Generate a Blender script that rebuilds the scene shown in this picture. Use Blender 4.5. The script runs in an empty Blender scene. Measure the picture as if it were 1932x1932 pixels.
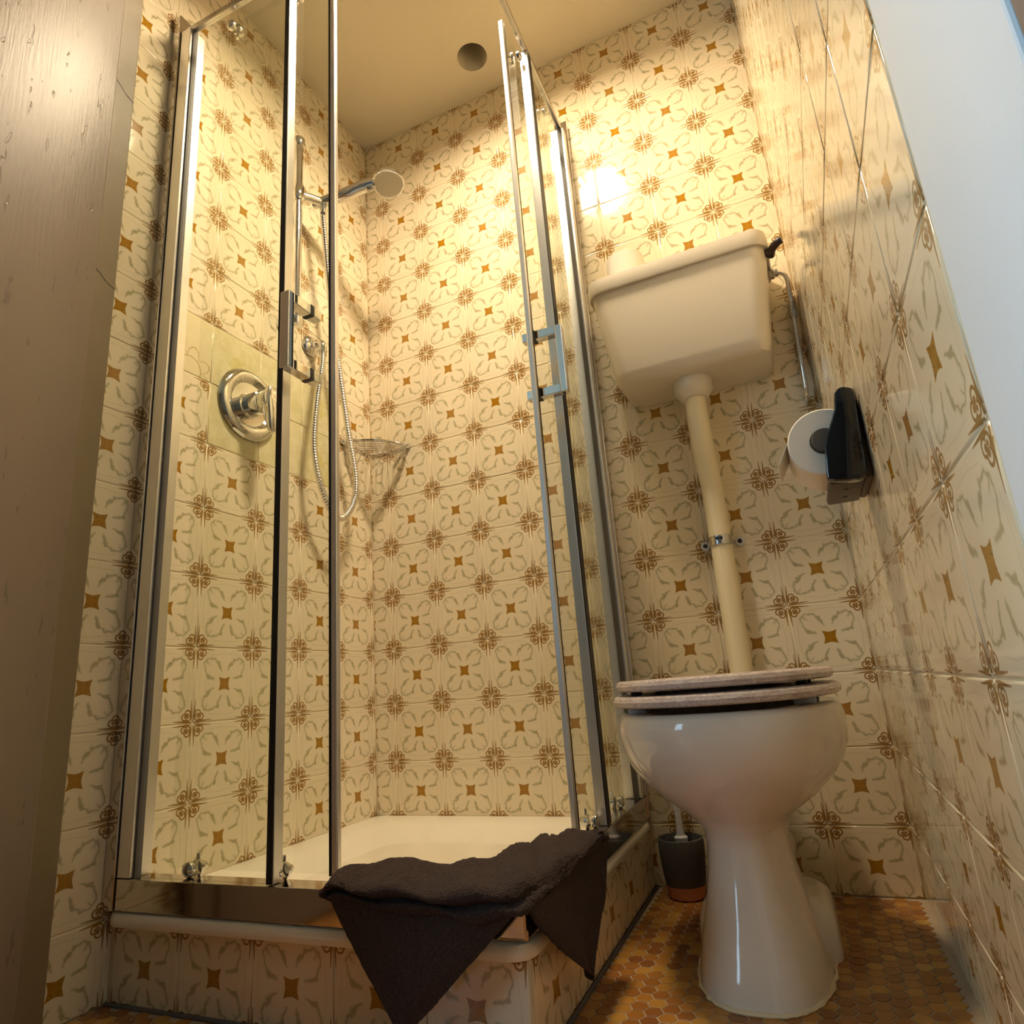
import bpy, bmesh, math, random
from mathutils import Vector, Matrix, noise

random.seed(7)
PI = math.pi
scene = bpy.context.scene
COL = scene.collection

# ------------------------------------------------------------------ camera
CAM_C = Vector((1.15057, -1.57849, 0.44718))
CAM_R = ((0.9069133, 0.4145743, -0.0750764),
         (-0.1753304, 0.2093381, -0.9619963),
         (-0.3831025, 0.8856104, 0.2625390))      # rows: right, down, forward
FOCAL_PX = 1219.224
cam_data = bpy.data.cameras.new('camera')
cam_data.sensor_width = 36.0
cam_data.lens = 36.0 * FOCAL_PX / 1932.0
cam_data.clip_start = 0.01
cam = bpy.data.objects.new('camera', cam_data)
COL.objects.link(cam)
r, d, f = (Vector(v) for v in CAM_R)
M = Matrix((( r.x, -d.x, -f.x, CAM_C.x),
            ( r.y, -d.y, -f.y, CAM_C.y),
            ( r.z, -d.z, -f.z, CAM_C.z),
            ( 0, 0, 0, 1)))
cam.matrix_world = M
scene.camera = cam

# ------------------------------------------------------------------ world, daylight, exposure
world = bpy.data.worlds.new('world')
scene.world = world
world.use_nodes = True
world.node_tree.nodes['Background'].inputs[0].default_value = (0.55, 0.75, 1.0, 1)
world.node_tree.nodes['Background'].inputs[1].default_value = 0.6

# hall daylight behind the camera; the left window is added to light the jamb
def window_light(loc, rot, energy):
    wl = bpy.data.lights.new('hall_daylight', 'AREA')
    wl.shape = 'RECTANGLE'
    wl.size = 0.66
    wl.size_y = 1.32
    wl.energy = energy
    wl.color = (0.48, 0.77, 1.0)
    wo = bpy.data.objects.new('hall_daylight', wl)
    COL.objects.link(wo)
    wo.location = loc
    wo.rotation_euler = rot
window_light((-1.02, -3.395, 1.43), (PI / 2, 0, 0), 24.0)                 # far window, shining towards +Y
window_light((-2.395, -2.86, 1.43), (PI / 2, 0, -PI / 2), 78.0)          # added left window for the white jamb, shining towards +X

LAMP_STRENGTH = 238.0
LAMP_COLOR = (1.0, 0.81, 0.555, 1)

scene.view_settings.view_transform = 'Standard'
scene.view_settings.look = 'None'
scene.view_settings.exposure = 0.0
scene.view_settings.gamma = 1.0
scene.view_settings.use_curve_mapping = False
scene.cycles.use_denoising = True
scene.cycles.use_adaptive_sampling = True
scene.cycles.adaptive_threshold = 0.15
scene.cycles.adaptive_min_samples = 16
scene.cycles.use_light_tree = False
scene.cycles.light_sampling_threshold = 0.04
scene.cycles.time_limit = 1250.0
scene.cycles.max_bounces = 6
scene.cycles.diffuse_bounces = 3
scene.cycles.glossy_bounces = 4
scene.cycles.transparent_max_bounces = 16
scene.cycles.caustics_reflective = False
scene.cycles.caustics_refractive = False
scene.cycles.sample_clamp_indirect = 6.0

# ------------------------------------------------------------------ helpers
def tag(o, label=None, cat=None, group=None, kind=None):
    if label: o['label'] = label
    if cat: o['category'] = cat
    if group: o['group'] = group
    if kind: o['kind'] = kind
    return o

def empty(name, loc=(0, 0, 0), label=None, cat=None, group=None, kind=None):
    o = bpy.data.objects.new(name, None)
    o.empty_display_size = 0.05
    COL.objects.link(o)
    o.location = loc
    return tag(o, label, cat, group, kind)

def obj(name, bm, mat, parent=None, smooth=True, angle=35, warp=None):
    """one bmesh in world coordinates -> ONE mesh object"""
    if warp:
        for v in bm.verts:
            v.co = warp(v.co)
    bmesh.ops.recalc_face_normals(bm, faces=bm.faces[:])
    ca = math.radians(angle)
    for fa in bm.faces:
        fa.smooth = smooth
    if smooth:
        for e in bm.edges:
            if len(e.link_faces) == 2 and e.calc_face_angle(0) > ca:
                e.smooth = False
    me = bpy.data.meshes.new(name)
    bm.to_mesh(me)
    bm.free()
    # origin at the middle of the foot of the mesh
    if len(me.vertices):
        xs = [v.co for v in me.vertices]
        o0 = Vector(((min(v.x for v in xs) + max(v.x for v in xs)) / 2,
                     (min(v.y for v in xs) + max(v.y for v in xs)) / 2,
                     min(v.z for v in xs)))
    else:
        o0 = Vector((0, 0, 0))
    me.transform(Matrix.Translation(-o0))
    me.materials.append(mat)
    o = bpy.data.objects.new(name, me)
    COL.objects.link(o)
    o.location = o0
    if parent is not None:
        pw = abs_loc(parent)
        o.parent = parent
        o.location = o0 - pw
    return o

def abs_loc(o):
    v = Vector(o.location)
    while o.parent is not None:
        o = o.parent
        v = v + Vector(o.location)
    return v

def add_box(bm, lo, hi, bevel=0.0, seg=2):
    m = Matrix.Translation(((lo[0] + hi[0]) / 2, (lo[1] + hi[1]) / 2, (lo[2] + hi[2]) / 2)) @ \
        Matrix.Diagonal((abs(hi[0] - lo[0]), abs(hi[1] - lo[1]), abs(hi[2] - lo[2]), 1))
    g = bmesh.ops.create_cube(bm, size=1.0, matrix=m)
    vs = g['verts']
    if bevel > 0:
        es = list({e for v in vs for e in v.link_edges})
        bmesh.ops.bevel(bm, geom=es, offset=bevel, segments=seg, profile=0.5, affect='EDGES')
    return bm

def box(lo, hi, bevel=0.0, seg=2):
    return add_box(bmesh.new(), lo, hi, bevel, seg)

def loft(bm, loops, cap0=True, cap1=True, closed=True):
    rings = [[bm.verts.new(p) for p in lp] for lp in loops]
    n = len(rings[0])
    for a, b in zip(rings[:-1], rings[1:]):
        for i in range(n if closed else n - 1):
            j = (i + 1) % n
            bm.faces.new((a[i], a[j], b[j], b[i]))
    if cap0: bm.faces.new(list(reversed(rings[0])))
    if cap1: bm.faces.new(rings[-1])
    return rings

def rrect(x0, y0, x1, y1, rad, z, n=6):
    pts = []
    rad = min(rad, (x1 - x0) / 2 - 1e-4, (y1 - y0) / 2 - 1e-4)
    for cx, cy, a0 in ((x1 - rad, y1 - rad, 0), (x0 + rad, y1 - rad, PI / 2),
                       (x0 + rad, y0 + rad, PI), (x1 - rad, y0 + rad, 1.5 * PI)):
        for k in range(n + 1):
            a = a0 + PI / 2 * k / n
            pts.append((cx + rad * math.cos(a), cy + rad * math.sin(a), z))
    return pts

def frame_of(t):
    t = t.normalized()
    u = Vector((0, 0, 1)) if abs(t.z) < 0.9 else Vector((1, 0, 0))
    a = t.cross(u).normalized()
    return a, t.cross(a).normalized()

def add_tube(bm, pts, rad, seg=12, cap=True, radii=None):
    pts = [Vector(p) for p in pts]
    loops = []
    a = b = None
    for i, p in enumerate(pts):
        if i == 0: t = pts[1] - p
        elif i == len(pts) - 1: t = p - pts[i - 1]
        else: t = (pts[i + 1] - p).normalized() + (p - pts[i - 1]).normalized()
        t.normalize()
        if a is None:
            a, b = frame_of(t)
        else:
            a = (a - t * a.dot(t)).normalized()
            b = t.cross(a)
        rr = radii[i] if radii else rad
        loops.append([p + (a * math.cos(2 * PI * k / seg) + b * math.sin(2 * PI * k / seg)) * rr for k in range(seg)])
    loft(bm, loops, cap, cap)
    return bm

def tube(pts, rad, seg=12, cap=True, radii=None):
    return add_tube(bmesh.new(), pts, rad, seg, cap, radii)

def add_lathe(bm, base, axis, profile, seg=28, cap=True):
    """profile: (radius, height along axis)"""
    axis = Vector(axis).normalized()
    a, b = frame_of(axis)
    base = Vector(base)
    loops = [[base + axis * h + (a * math.cos(2 * PI * k / seg) + b * math.sin(2 * PI * k / seg)) * max(rr, 1e-5)
              for k in range(seg)] for rr, h in profile]
    loft(bm, loops, cap, cap)
    return bm

def lathe(base, axis, profile, seg=28, cap=True):
    return add_lathe(bmesh.new(), base, axis, profile, seg, cap)

def catmull(pts, n=8):
    pts = [Vector(p) for p in pts]
    out = []
    for i in range(len(pts) - 1):
        p0 = pts[max(i - 1, 0)]; p1 = pts[i]; p2 = pts[i + 1]; p3 = pts[min(i + 2, len(pts) - 1)]
        for k in range(n):
            t = k / n
            out.append(0.5 * ((2 * p1) + (p2 - p0) * t + (2 * p0 - 5 * p1 + 4 * p2 - p3) * t * t +
                              (3 * p1 - p0 - 3 * p2 + p3) * t ** 3))
    out.append(pts[-1])
    return out

def prism(poly, axis, lo, hi, bevel=0.0):
    """poly: 2D points; axis 'y' -> (x,z) outline swept in y; 'x' -> (y,z); 'z' -> (x,y)"""
    bm = bmesh.new()
    def P(p, h):
        return {'y': (p[0], h, p[1]), 'x': (h, p[0], p[1]), 'z': (p[0], p[1], h)}[axis]
    loft(bm, [[P(p, lo) for p in poly], [P(p, hi) for p in poly]])
    if bevel > 0:
        bmesh.ops.recalc_face_normals(bm, faces=bm.faces[:])
        es = [e for e in bm.edges if len(e.link_faces) == 2 and e.calc_face_angle(0) > 0.9]
        bmesh.ops.bevel(bm, geom=es, offset=bevel, segments=2, profile=0.5, affect='EDGES')
    return bm

# ------------------------------------------------------------------ node helpers
class NT:
    def __init__(self, name):
        self.mat = bpy.data.materials.new(name)
        self.mat.use_nodes = True
        self.t = self.mat.node_tree
        self.N = self.t.nodes
        self.bsdf = self.N['Principled BSDF']
        self.out = self.N['Material Output']
    def new(self, typ, **kw):
        n = self.N.new(typ)
        for k, v in kw.items():
            setattr(n, k, v)
        return n
    def ln(self, a, b):
        self.t.links.new(a, b)
    def put(self, sock, v):
        if hasattr(v, 'links'):
            self.ln(v, sock)
        else:
            sock.default_value = v
    def math(self, op, a, b=None, c=None, clamp=False):
        n = self.new('ShaderNodeMath', operation=op, use_clamp=clamp)
        for i, v in enumerate((a, b, c)):
            if v is not None:
                self.put(n.inputs[i], v)
        return n.outputs[0]
    def vec(self, op, a, b=None, scale=None):
        n = self.new('ShaderNodeVectorMath', operation=op)
        self.put(n.inputs[0], a)
        if b is not None: self.put(n.inputs[1], b)
        if scale is not None: self.put(n.inputs['Scale'], scale)
        return n.outputs['Value'] if op in ('LENGTH', 'DOT_PRODUCT', 'DISTANCE') else n.outputs[0]
    def combine(self, x, y, z=0.0):
        n = self.new('ShaderNodeCombineXYZ')
        for i, v in enumerate((x, y, z)):
            self.put(n.inputs[i], v)
        return n.outputs[0]
    def below(self, v, edge, soft):
        """1 where v < edge, smooth over soft"""
        n = self.new('ShaderNodeMapRange', interpolation_type='SMOOTHSTEP')
        self.put(n.inputs[0], v)
        self.put(n.inputs[1], edge - soft)
        self.put(n.inputs[2], edge + soft)
        n.inputs[3].default_value = 1.0
        n.inputs[4].default_value = 0.0
        return n.outputs[0]
    def mix(self, fac, a, b):
        n = self.new('ShaderNodeMix', data_type='RGBA')
        self.put(n.inputs[0], fac)
        self.put(n.inputs[6], a)
        self.put(n.inputs[7], b)
        return n.outputs[2]
    def noise(self, scale, detail=2.0, vec=None, rough=0.5, dist=0.0):
        n = self.new('ShaderNodeTexNoise')
        n.inputs['Scale'].default_value = scale
        n.inputs['Detail'].default_value = detail
        n.inputs['Roughness'].default_value = rough
        n.inputs['Distortion'].default_value = dist
        if vec is not None: self.ln(vec, n.inputs['Vector'])
        return n
    def bump(self, height, strength=0.2, dist=0.01):
        n = self.new('ShaderNodeBump')
        n.inputs['Strength'].default_value = strength
        n.inputs['Distance'].default_value = dist
        self.put(n.inputs['Height'], height)
        self.ln(n.outputs[0], self.bsdf.inputs['Normal'])
    def set(self, color=None, rough=None, metal=None, spec=None, coat=None):
        b = self.bsdf
        if color is not None: self.put(b.inputs['Base Color'], color)
        if rough is not None: self.put(b.inputs['Roughness'], rough)
        if metal is not None: b.inputs['Metallic'].default_value = metal
        if spec is not None: b.inputs['Specular IOR Level'].default_value = spec
        if coat is not None: b.inputs['Coat Weight'].default_value = coat
        return self

def S(r, g, b):
    """sRGB 0-255 -> linear rgba"""
    def c(v):
        v /= 255.0
        return v / 12.92 if v <= 0.04045 else ((v + 0.055) / 1.055) ** 2.4
    return (c(r), c(g), c(b), 1)

def simple(name, color, rough=0.4, metal=0.0, spec=0.5, noise_amt=0.06, noise_scale=30, bump=0.0, bump_scale=200):
    t = NT(name)
    tc = t.new('ShaderNodeTexCoord').outputs['Object']
    nz = t.noise(noise_scale, 3, tc)
    dark = tuple(c * (1 - noise_amt) for c in color[:3]) + (1,)
    lite = tuple(min(1, c * (1 + noise_amt)) for c in color[:3]) + (1,)
    t.set(t.mix(nz.outputs[0], dark, lite), rough, metal, spec)
    if bump:
        t.bump(t.noise(bump_scale, 2, tc).outputs[0], bump, 0.002)
    return t.mat

# ------------------------------------------------------------------ materials
def tile_material(name, variant='ornate'):
    """glazed wall tile; the printed ornament is drawn from the tile's own uv (0..1 across one tile)"""
    t = NT(name)
    uv = t.new('ShaderNodeUVMap').outputs[0]
    sep = t.new('ShaderNodeSeparateXYZ')
    pos = t.new('ShaderNodeNewGeometry').outputs['Position']
    rnd = t.new('ShaderNodeObjectInfo').outputs['Random']
    cream_a, cream_b = S(238, 225, 197), S(231, 215, 182)
    cloud = t.noise(7.0, 3, pos)
    if variant == 'ornate':
        def fold(vec):
            sp_ = t.new('ShaderNodeSeparateXYZ'); t.ln(vec, sp_.inputs[0])
            au = t.math('ABSOLUTE', t.math('SUBTRACT', sp_.outputs[0], 0.5))
            av = t.math('ABSOLUTE', t.math('SUBTRACT', sp_.outputs[1], 0.5))
            return t.math('MAXIMUM', au, av), t.math('MINIMUM', au, av)
        # the scrolls have a scalloped, hand-drawn outline
        wob = t.new('ShaderNodeTexNoise'); wob.inputs['Scale'].default_value = 11.0; wob.inputs['Detail'].default_value = 1.0
        t.ln(uv, wob.inputs['Vector'])
        w2 = t.vec('SCALE', t.vec('SUBTRACT', wob.outputs['Color'], (0.5, 0.5, 0.5)), scale=0.075)
        gx, gy = fold(t.vec('ADD', uv, w2))
        pg = t.combine(gx, gy)
        x, y = fold(uv)
        p = t.combine(x, y)
        def seg(a, b, q0=None):
            pa = t.vec('SUBTRACT', q0 or p, (a[0], a[1], 0))
            ba = (b[0] - a[0], b[1] - a[1])
            L2 = ba[0] ** 2 + ba[1] ** 2
            h = t.math('MULTIPLY', t.vec('DOT_PRODUCT', pa, (ba[0], ba[1], 0)), 1.0 / L2, clamp=True)
            q = t.vec('SUBTRACT', pa, t.vec('SCALE', (ba[0], ba[1], 0), scale=h))
            return t.vec('LENGTH', q), h
        def circ(c, r):
            return t.math('SUBTRACT', t.vec('DISTANCE', p, (c[0], c[1], 0)), r)
        mn = lambda a, b: t.math('MINIMUM', a, b)
        mx = lambda a, b: t.math('MAXIMUM', a, b)
        # pale grey-green leaf scrolls
        d1, _ = seg((0.322, 0.322), (0.352, 0.276), pg)
        d2, _ = seg((0.352, 0.276), (0.342, 0.176), pg)
        d3, _ = seg((0.342, 0.176), (0.280, 0.116), pg)
        d4, h4 = seg((0.285, 0.112), (0.178, 0.056), pg)
        d5, _ = seg((0.322, 0.322), (0.272, 0.280), pg)
        line = mn(mn(d1, d2), mn(d3, d5))
        leaf = t.math('SUBTRACT', d4, t.math('MULTIPLY', t.math('SUBTRACT', 1.0, h4), 0.020))
        edge, _ = seg((0.418, 0.0), (0.398, 0.235))  # relief line near the joint, its shading painted as a darker tone
        g = mx(t.below(line, 0.0095, 0.006), t.below(leaf, 0.009, 0.014))
        g = mx(g, t.math('MULTIPLY', t.below(line, 0.018, 0.024), 0.40))
        g = mx(g, t.math('MULTIPLY', t.below(edge, 0.004, 0.008), 0.40))
        # brown corner flower: trefoil outline round a heart, and blades along the joints
        tre = mn(circ((0.420, 0.372), 0.039), circ((0.430, 0.430), 0.035))
        outline = t.below(t.math('ABSOLUTE', tre), 0.0098, 0.0040)
        heart = t.below(mn(circ((0.414, 0.386), 0.019), circ((0.424, 0.424), 0.015)), 0.001, 0.005)
        ds, hs = seg((0.479, 0.425), (0.468, 0.205))
        blade = t.below(t.math('SUBTRACT', ds, t.math('MULTIPLY', t.math('SUBTRACT', 1.0, hs), 0.012)), 0.0035, 0.004)
        db, hb = seg((0.482, 0.42), (0.488, 0.470))
        blade = mx(blade, t.below(db, 0.007, 0.004))
        brown = mx(mx(outline, heart), blade)
        # ochre four-pointed star in the middle
        sd = t.vec('DISTANCE', p, (0.250, 0.0, 0))
        star = t.math('MULTIPLY', t.math('SUBTRACT', 1.0, t.below(sd, 0.176, 0.004)), t.below(x, 0.094, 0.004))
        vein = t.math('MULTIPLY', t.below(t.math('ABSOLUTE', t.math('SUBTRACT', t.vec('DISTANCE', p, (0.055, 0.050, 0)), 0.022)), 0.004, 0.004), 0.7)
        base = t.mix(cloud.outputs[0], cream_a, cream_b)
        col = t.mix(t.math('MULTIPLY', g, 0.85), base, S(172, 160, 120))
        col = t.mix(t.math('MULTIPLY', brown, 0.95), col, S(148, 105, 36))
        col = t.mix(star, col, t.mix(vein, S(172, 125, 42), S(130, 88, 24)))
    elif variant == 'mottled':
        mott = t.noise(38.0, 4, pos, 0.65)
        blotch = t.noise(13.0, 3, pos, 0.6)
        base = t.mix(t.below(mott.outputs[0], 0.50, 0.10), S(226, 215, 176), S(216, 205, 160))
        sep2 = t.new('ShaderNodeSeparateXYZ'); t.ln(uv, sep2.inputs[0])
        dd = t.vec('DISTANCE', uv, (0.5, 0.5, 0))
        spray = t.below(t.math('ADD', dd, t.math('MULTIPLY', t.math('SUBTRACT', mott.outputs[0], 0.5), 0.5)), 0.14, 0.05)
        col = t.mix(t.math('MULTIPLY', t.below(blotch.outputs[0], 0.40, 0.07), 0.55), base, S(208, 198, 132))
        col = t.mix(t.math('MULTIPLY', spray, 0.5), col, S(204, 188, 92))
    else:   # outlined daisy
        t.ln(uv, sep.inputs[0])
        dv = t.vec('SUBTRACT', uv, (0.62, 0.08, 0))
        sv = t.new('ShaderNodeSeparateXYZ'); t.ln(dv, sv.inputs[0])
        ang = t.math('ARCTAN2', sv.outputs[1], sv.outputs[0])
        rad = t.vec('LENGTH', dv)
        pet = t.math('MULTIPLY', t.math('ABSOLUTE', t.math('SINE', t.math('MULTIPLY', ang, 3.5))), 0.16)
        lim = t.math('ADD', pet, 0.22)
        o1 = t.below(t.math('ABSOLUTE', t.math('SUBTRACT', rad, lim)), 0.012, 0.006)
        o2 = t.below(t.math('ABSOLUTE', t.math('SUBTRACT', rad, 0.20)), 0.010, 0.005)
        ln_ = t.math('MAXIMUM', o1, o2)
        base = t.mix(cloud.outputs[0], S(230, 218, 180), S(220, 206, 164))
        col = t.mix(t.math('MULTIPLY', ln_, 0.75), base, S(176, 140, 84))
    # slight tone difference from tile to tile
    bc = t.new('ShaderNodeBrightContrast')
    t.ln(col, bc.inputs[0])
    t.ln(t.math('MULTIPLY', t.math('SUBTRACT', rnd, 0.5), 0.035), bc.inputs[1])
    t.set(bc.outputs[0], 0.10, 0, 0.5)
    t.bump(t.noise(16.0, 1, pos).outputs[0], 0.05, 0.006)
    return t.mat

M_TILE = tile_material('ornate_glazed_tile', 'ornate')
M_TILE_MOTTLED = tile_material('mottled_glazed_tile', 'mottled')
M_TILE_DAISY = tile_material('daisy_glazed_tile', 'daisy')
M_GROUT = simple('cream_grout', S(226, 208, 172), 0.8, bump=0.2)
M_GROUT_FLOOR = simple('grey_floor_grout', S(176, 156, 130), 0.85, bump=0.2)
M_SEAL_DARK = simple('grey_silicone', S(96, 92, 92), 0.5)
M_CEILING = simple('ceiling_paint', S(222, 212, 190), 0.85, noise_amt=0.03, noise_scale=4, bump=0.08, bump_scale=120)
M_CHROME = simple('polished_chrome', (0.78, 0.77, 0.76, 1), 0.06, 1.0, noise_amt=0.02)
M_ALU = simple('satin_aluminium', (0.86, 0.84, 0.82, 1), 0.34, 1.0, noise_amt=0.03)
M_CHROME_DULL = simple('worn_chrome', (0.55, 0.53, 0.50, 1), 0.20, 1.0, noise_amt=0.12)
M_RAIL = simple('mirror_aluminium', (0.62, 0.58, 0.54, 1), 0.10, 1.0, noise_amt=0.04)
M_RUBBER = simple('black_rubber', S(22, 20, 20), 0.5)
M_CERAMIC = simple('beige_white_ceramic', S(228, 216, 201), 0.07, noise_amt=0.015, noise_scale=5)
M_TRAY = simple('white_enamel', S(240, 232, 212), 0.14, noise_amt=0.012, noise_scale=5)
M_PLASTIC = simple('ivory_plastic', S(222, 212, 194), 0.30, noise_amt=0.02, noise_scale=8)
M_PLASTIC_Y = simple('yellowed_plastic', S(234, 220, 184), 0.28, noise_amt=0.03, noise_scale=8)
M_PAPER = simple('tissue_paper', S(240, 232, 218), 0.95, noise_amt=0.02, bump=0.3, bump_scale=400)
M_CARD = simple('cardboard_core', S(120, 100, 84), 0.9)
M_BLACK = simple('glossy_black_plastic', S(20, 21, 24), 0.07, noise_amt=0.05)
M_BLACK_MATT = simple('dark_grey_plastic', S(92, 84, 76), 0.55, noise_amt=0.08)
M_SCREW = simple('screw_black', S(24, 22, 22), 0.4)
M_WASHER = simple('white_washer', S(214, 216, 222), 0.35)
M_SHADE_PLASTIC = simple('grey_rubber_nozzles', S(190, 184, 170), 0.55, noise_amt=0.15, noise_scale=180)
M_BRUSH_GREY = simple('speckled_grey_stone', S(84, 84, 82), 0.75, noise_amt=0.35, noise_scale=260)
M_COPPER = simple('copper_band', S(204, 146, 112), 0.45, 0.3, noise_amt=0.1)
M_DARKBROWN = simple('dark_brown_plastic', S(48, 32, 24), 0.3)
M_HALL = simple('hall_plaster', S(128, 122, 116), 0.9, noise_amt=0.03, noise_scale=3)
M_HALLFLOOR = simple('hall_floorboards', S(120, 88, 60), 0.5, noise_amt=0.2, noise_scale=6)
M_JAMB_WHITE = simple('white_door_paint', S(230, 236, 242), 0.45, noise_amt=0.02, noise_scale=6, bump=0.05)
M_CASING = simple('taupe_casing_paint', S(112, 98, 90), 0.5, noise_amt=0.04)

def paint_material():
    t = NT('taupe_gloss_paint')
    tc = t.new('ShaderNodeTexCoord').outputs['Object']
    mp = t.new('ShaderNodeMapping'); t.ln(tc, mp.inputs[0])
    mp.inputs['Scale'].default_value = (1, 1, 0.06)
    st = t.noise(230, 3, mp.outputs[0], 0.6)
    mp2 = t.new('ShaderNodeMapping'); t.ln(tc, mp2.inputs[0])
    mp2.inputs['Scale'].default_value = (1, 1, 0.25)
    sc = t.noise(75, 2, mp2.outputs[0], 0.6)
    chips = t.below(sc.outputs[0], 0.315, 0.012)
    big = t.noise(3, 2, tc)
    col = t.mix(big.outputs[0], S(132, 118, 102), S(124, 110, 94))
    col = t.mix(t.math('MULTIPLY', chips, 0.5), col, S(98, 84, 70))
    t.set(col, 0.38, 0, 0.34)
    h = t.math('SUBTRACT', t.math('MULTIPLY', st.outputs[0], 0.6), t.math('MULTIPLY', chips, 1.0))
    t.bump(h, 0.34, 0.0016)
    return t.mat
M_PAINT = paint_material()
M_PAINT_STRIP = simple('olive_taupe_paint', S(122, 108, 84), 0.45, noise_amt=0.06, noise_scale=12, bump=0.1)

def wood_material():
    t = NT('limed_oak')
    tc = t.new('ShaderNodeTexCoord').outputs['Object']
    mp = t.new('ShaderNodeMapping'); t.ln(tc, mp.inputs[0])
    mp.inputs['Scale'].default_value = (18, 3.0, 40)
    mp.inputs['Rotation'].default_value = (0.2, 0, 0.9)
    nz = t.noise(4, 5, mp.outputs[0], 0.6, 1.2)
    fine = t.noise(16, 3, mp.outputs[0], 0.6)
    f1 = t.below(nz.outputs[0], 0.47, 0.12)
    col = t.mix(f1, S(204, 190, 182), S(178, 160, 152))
    col = t.mix(t.math('MULTIPLY', t.below(fine.outputs[0], 0.42, 0.08), 0.5), col, S(150, 130, 122))
    t.set(col, 0.24, 0, 0.5)
    return t.mat
M_WOOD = wood_material()

def towel_material():
    t = NT('dark_brown_terry')
    tc = t.new('ShaderNodeTexCoord').outputs['Object']
    a = t.noise(420, 2, tc, 0.6)
    b = t.noise(26, 3, tc)
    col = t.mix(a.outputs[0], S(34, 25, 24), S(98, 80, 72))
    col = t.mix(t.math('MULTIPLY', b.outputs[0], 0.4), col, S(50, 38, 36))
    t.set(col, 1.0, 0, 0.1)
    t.bsdf.inputs['Sheen Weight'].default_value = 0.06
    t.bsdf.inputs['Sheen Roughness'].default_value = 0.5
    t.bump(a.outputs[0], 1.0, 0.006)
    return t.mat
M_TOWEL = towel_material()
M_HEM = simple('dark_brown_hem', S(40, 30, 30), 0.9, noise_amt=0.2, noise_scale=300, bump=0.4, bump_scale=500)

def hex_material(name, joined):
    t = NT(name)
    if joined:
        rnd = t.new('ShaderNodeAttribute', attribute_name='rnd').outputs['Fac']
    else:
        rnd = t.new('ShaderNodeObjectInfo').outputs['Random']
    pos = t.new('ShaderNodeNewGeometry').outputs['Position']
    patch = t.noise(5.5, 2, pos)
    k = t.math('ADD', t.math('MULTIPLY', rnd, 0.55), t.math('MULTIPLY', patch.outputs[0], 0.55))
    ramp = t.new('ShaderNodeValToRGB')
    t.ln(k, ramp.inputs[0])
    e = ramp.color_ramp.elements
    e[0].position = 0.12; e[0].color = S(122, 74, 38)
    e[1].position = 0.95; e[1].color = S(206, 160, 72)
    m = e.new(0.40); m.color = S(150, 94, 42)
    m = e.new(0.62); m.color = S(178, 120, 50)
    g = t.noise(160, 3, pos, 0.6)
    col = t.mix(t.math('MULTIPLY', g.outputs[0], 0.35), ramp.outputs[0], S(120, 70, 30))
    t.set(col, 0.22, 0, 0.5)
    t.bump(g.outputs[0], 0.10, 0.002)
    return t.mat
M_HEX = hex_material('amber_hexagon_glaze', False)
M_HEX_J = hex_material('amber_hexagon_glaze_joined', True)

def glass_material(name, tint):
    """clear safety glass: light passes straight through, the surface mirrors by Fresnel"""
    t = NT(name)
    t.N.remove(t.bsdf)
    tr = t.new('ShaderNodeBsdfTransparent'); tr.inputs[0].default_value = tint
    gl = t.new('ShaderNodeBsdfGlossy'); gl.inputs['Roughness'].default_value = 0.0
    gl.inputs[0].default_value = (1, 1, 1, 1)
    fr = t.new('ShaderNodeFresnel'); fr.inputs[0].default_value = 1.45
    mx = t.new('ShaderNodeMixShader')
    front = t.math('SUBTRACT', 1.0, t.new('ShaderNodeNewGeometry').outputs['Backfacing'])
    t.ln(t.math('MULTIPLY', fr.outputs[0], front), mx.inputs[0]); t.ln(tr.outputs[0], mx.inputs[1]); t.ln(gl.outputs[0], mx.inputs[2])
    t.ln(mx.outputs[0], t.out.inputs[0])
    return t.mat
M_GLASS = glass_material('clear_shower_glass', (0.965, 0.975, 0.955, 1))

def lamp_material():
    t = NT('lit_opal_glass')
    t.N.remove(t.bsdf)
    em = t.new('ShaderNodeEmission')
    em.inputs[0].default_value = LAMP_COLOR
    em.inputs[1].default_value = LAMP_STRENGTH
    t.ln(em.outputs[0], t.out.inputs[0])
    return t.mat
M_LAMP = lamp_material()

# ------------------------------------------------------------------ room shell
W = 1.2672          # right wall
H = 2.363           # ceiling
YL = -1.143         # end of the tiles on the left wall
YR = -1.143         # end of the tiles on the right wall
YD = -1.307         # hall side of the door wall
T = 0.15            # tile pitch
Z0 = 0.578          # a tile joint height
JOINT = 0.0016

def struct(name, bm, mat, parent=None, smooth=False):
    o = obj(name, bm, mat, parent, smooth=smooth)
    if parent is None: o['kind'] = 'structure'
    return o

TH = 0.006          # tile thickness
wall_back = struct('wall_back', box((-0.12, 0.0012, 0), (1.40, 0.12, H)), M_GROUT)
wall_left = struct('wall_left', box((-0.12, -1.60, 0), (-0.0012, 0.0012, H)), M_GROUT)
wall_right = struct('wall_right', box((W + 0.0012, YR, 0), (1.40, 0.0012, H)), M_GROUT)
floor = struct('floor', box((-0.12, -1.90, -0.10), (1.40, 0.12, -0.0012)), M_GROUT_FLOOR)

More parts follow.
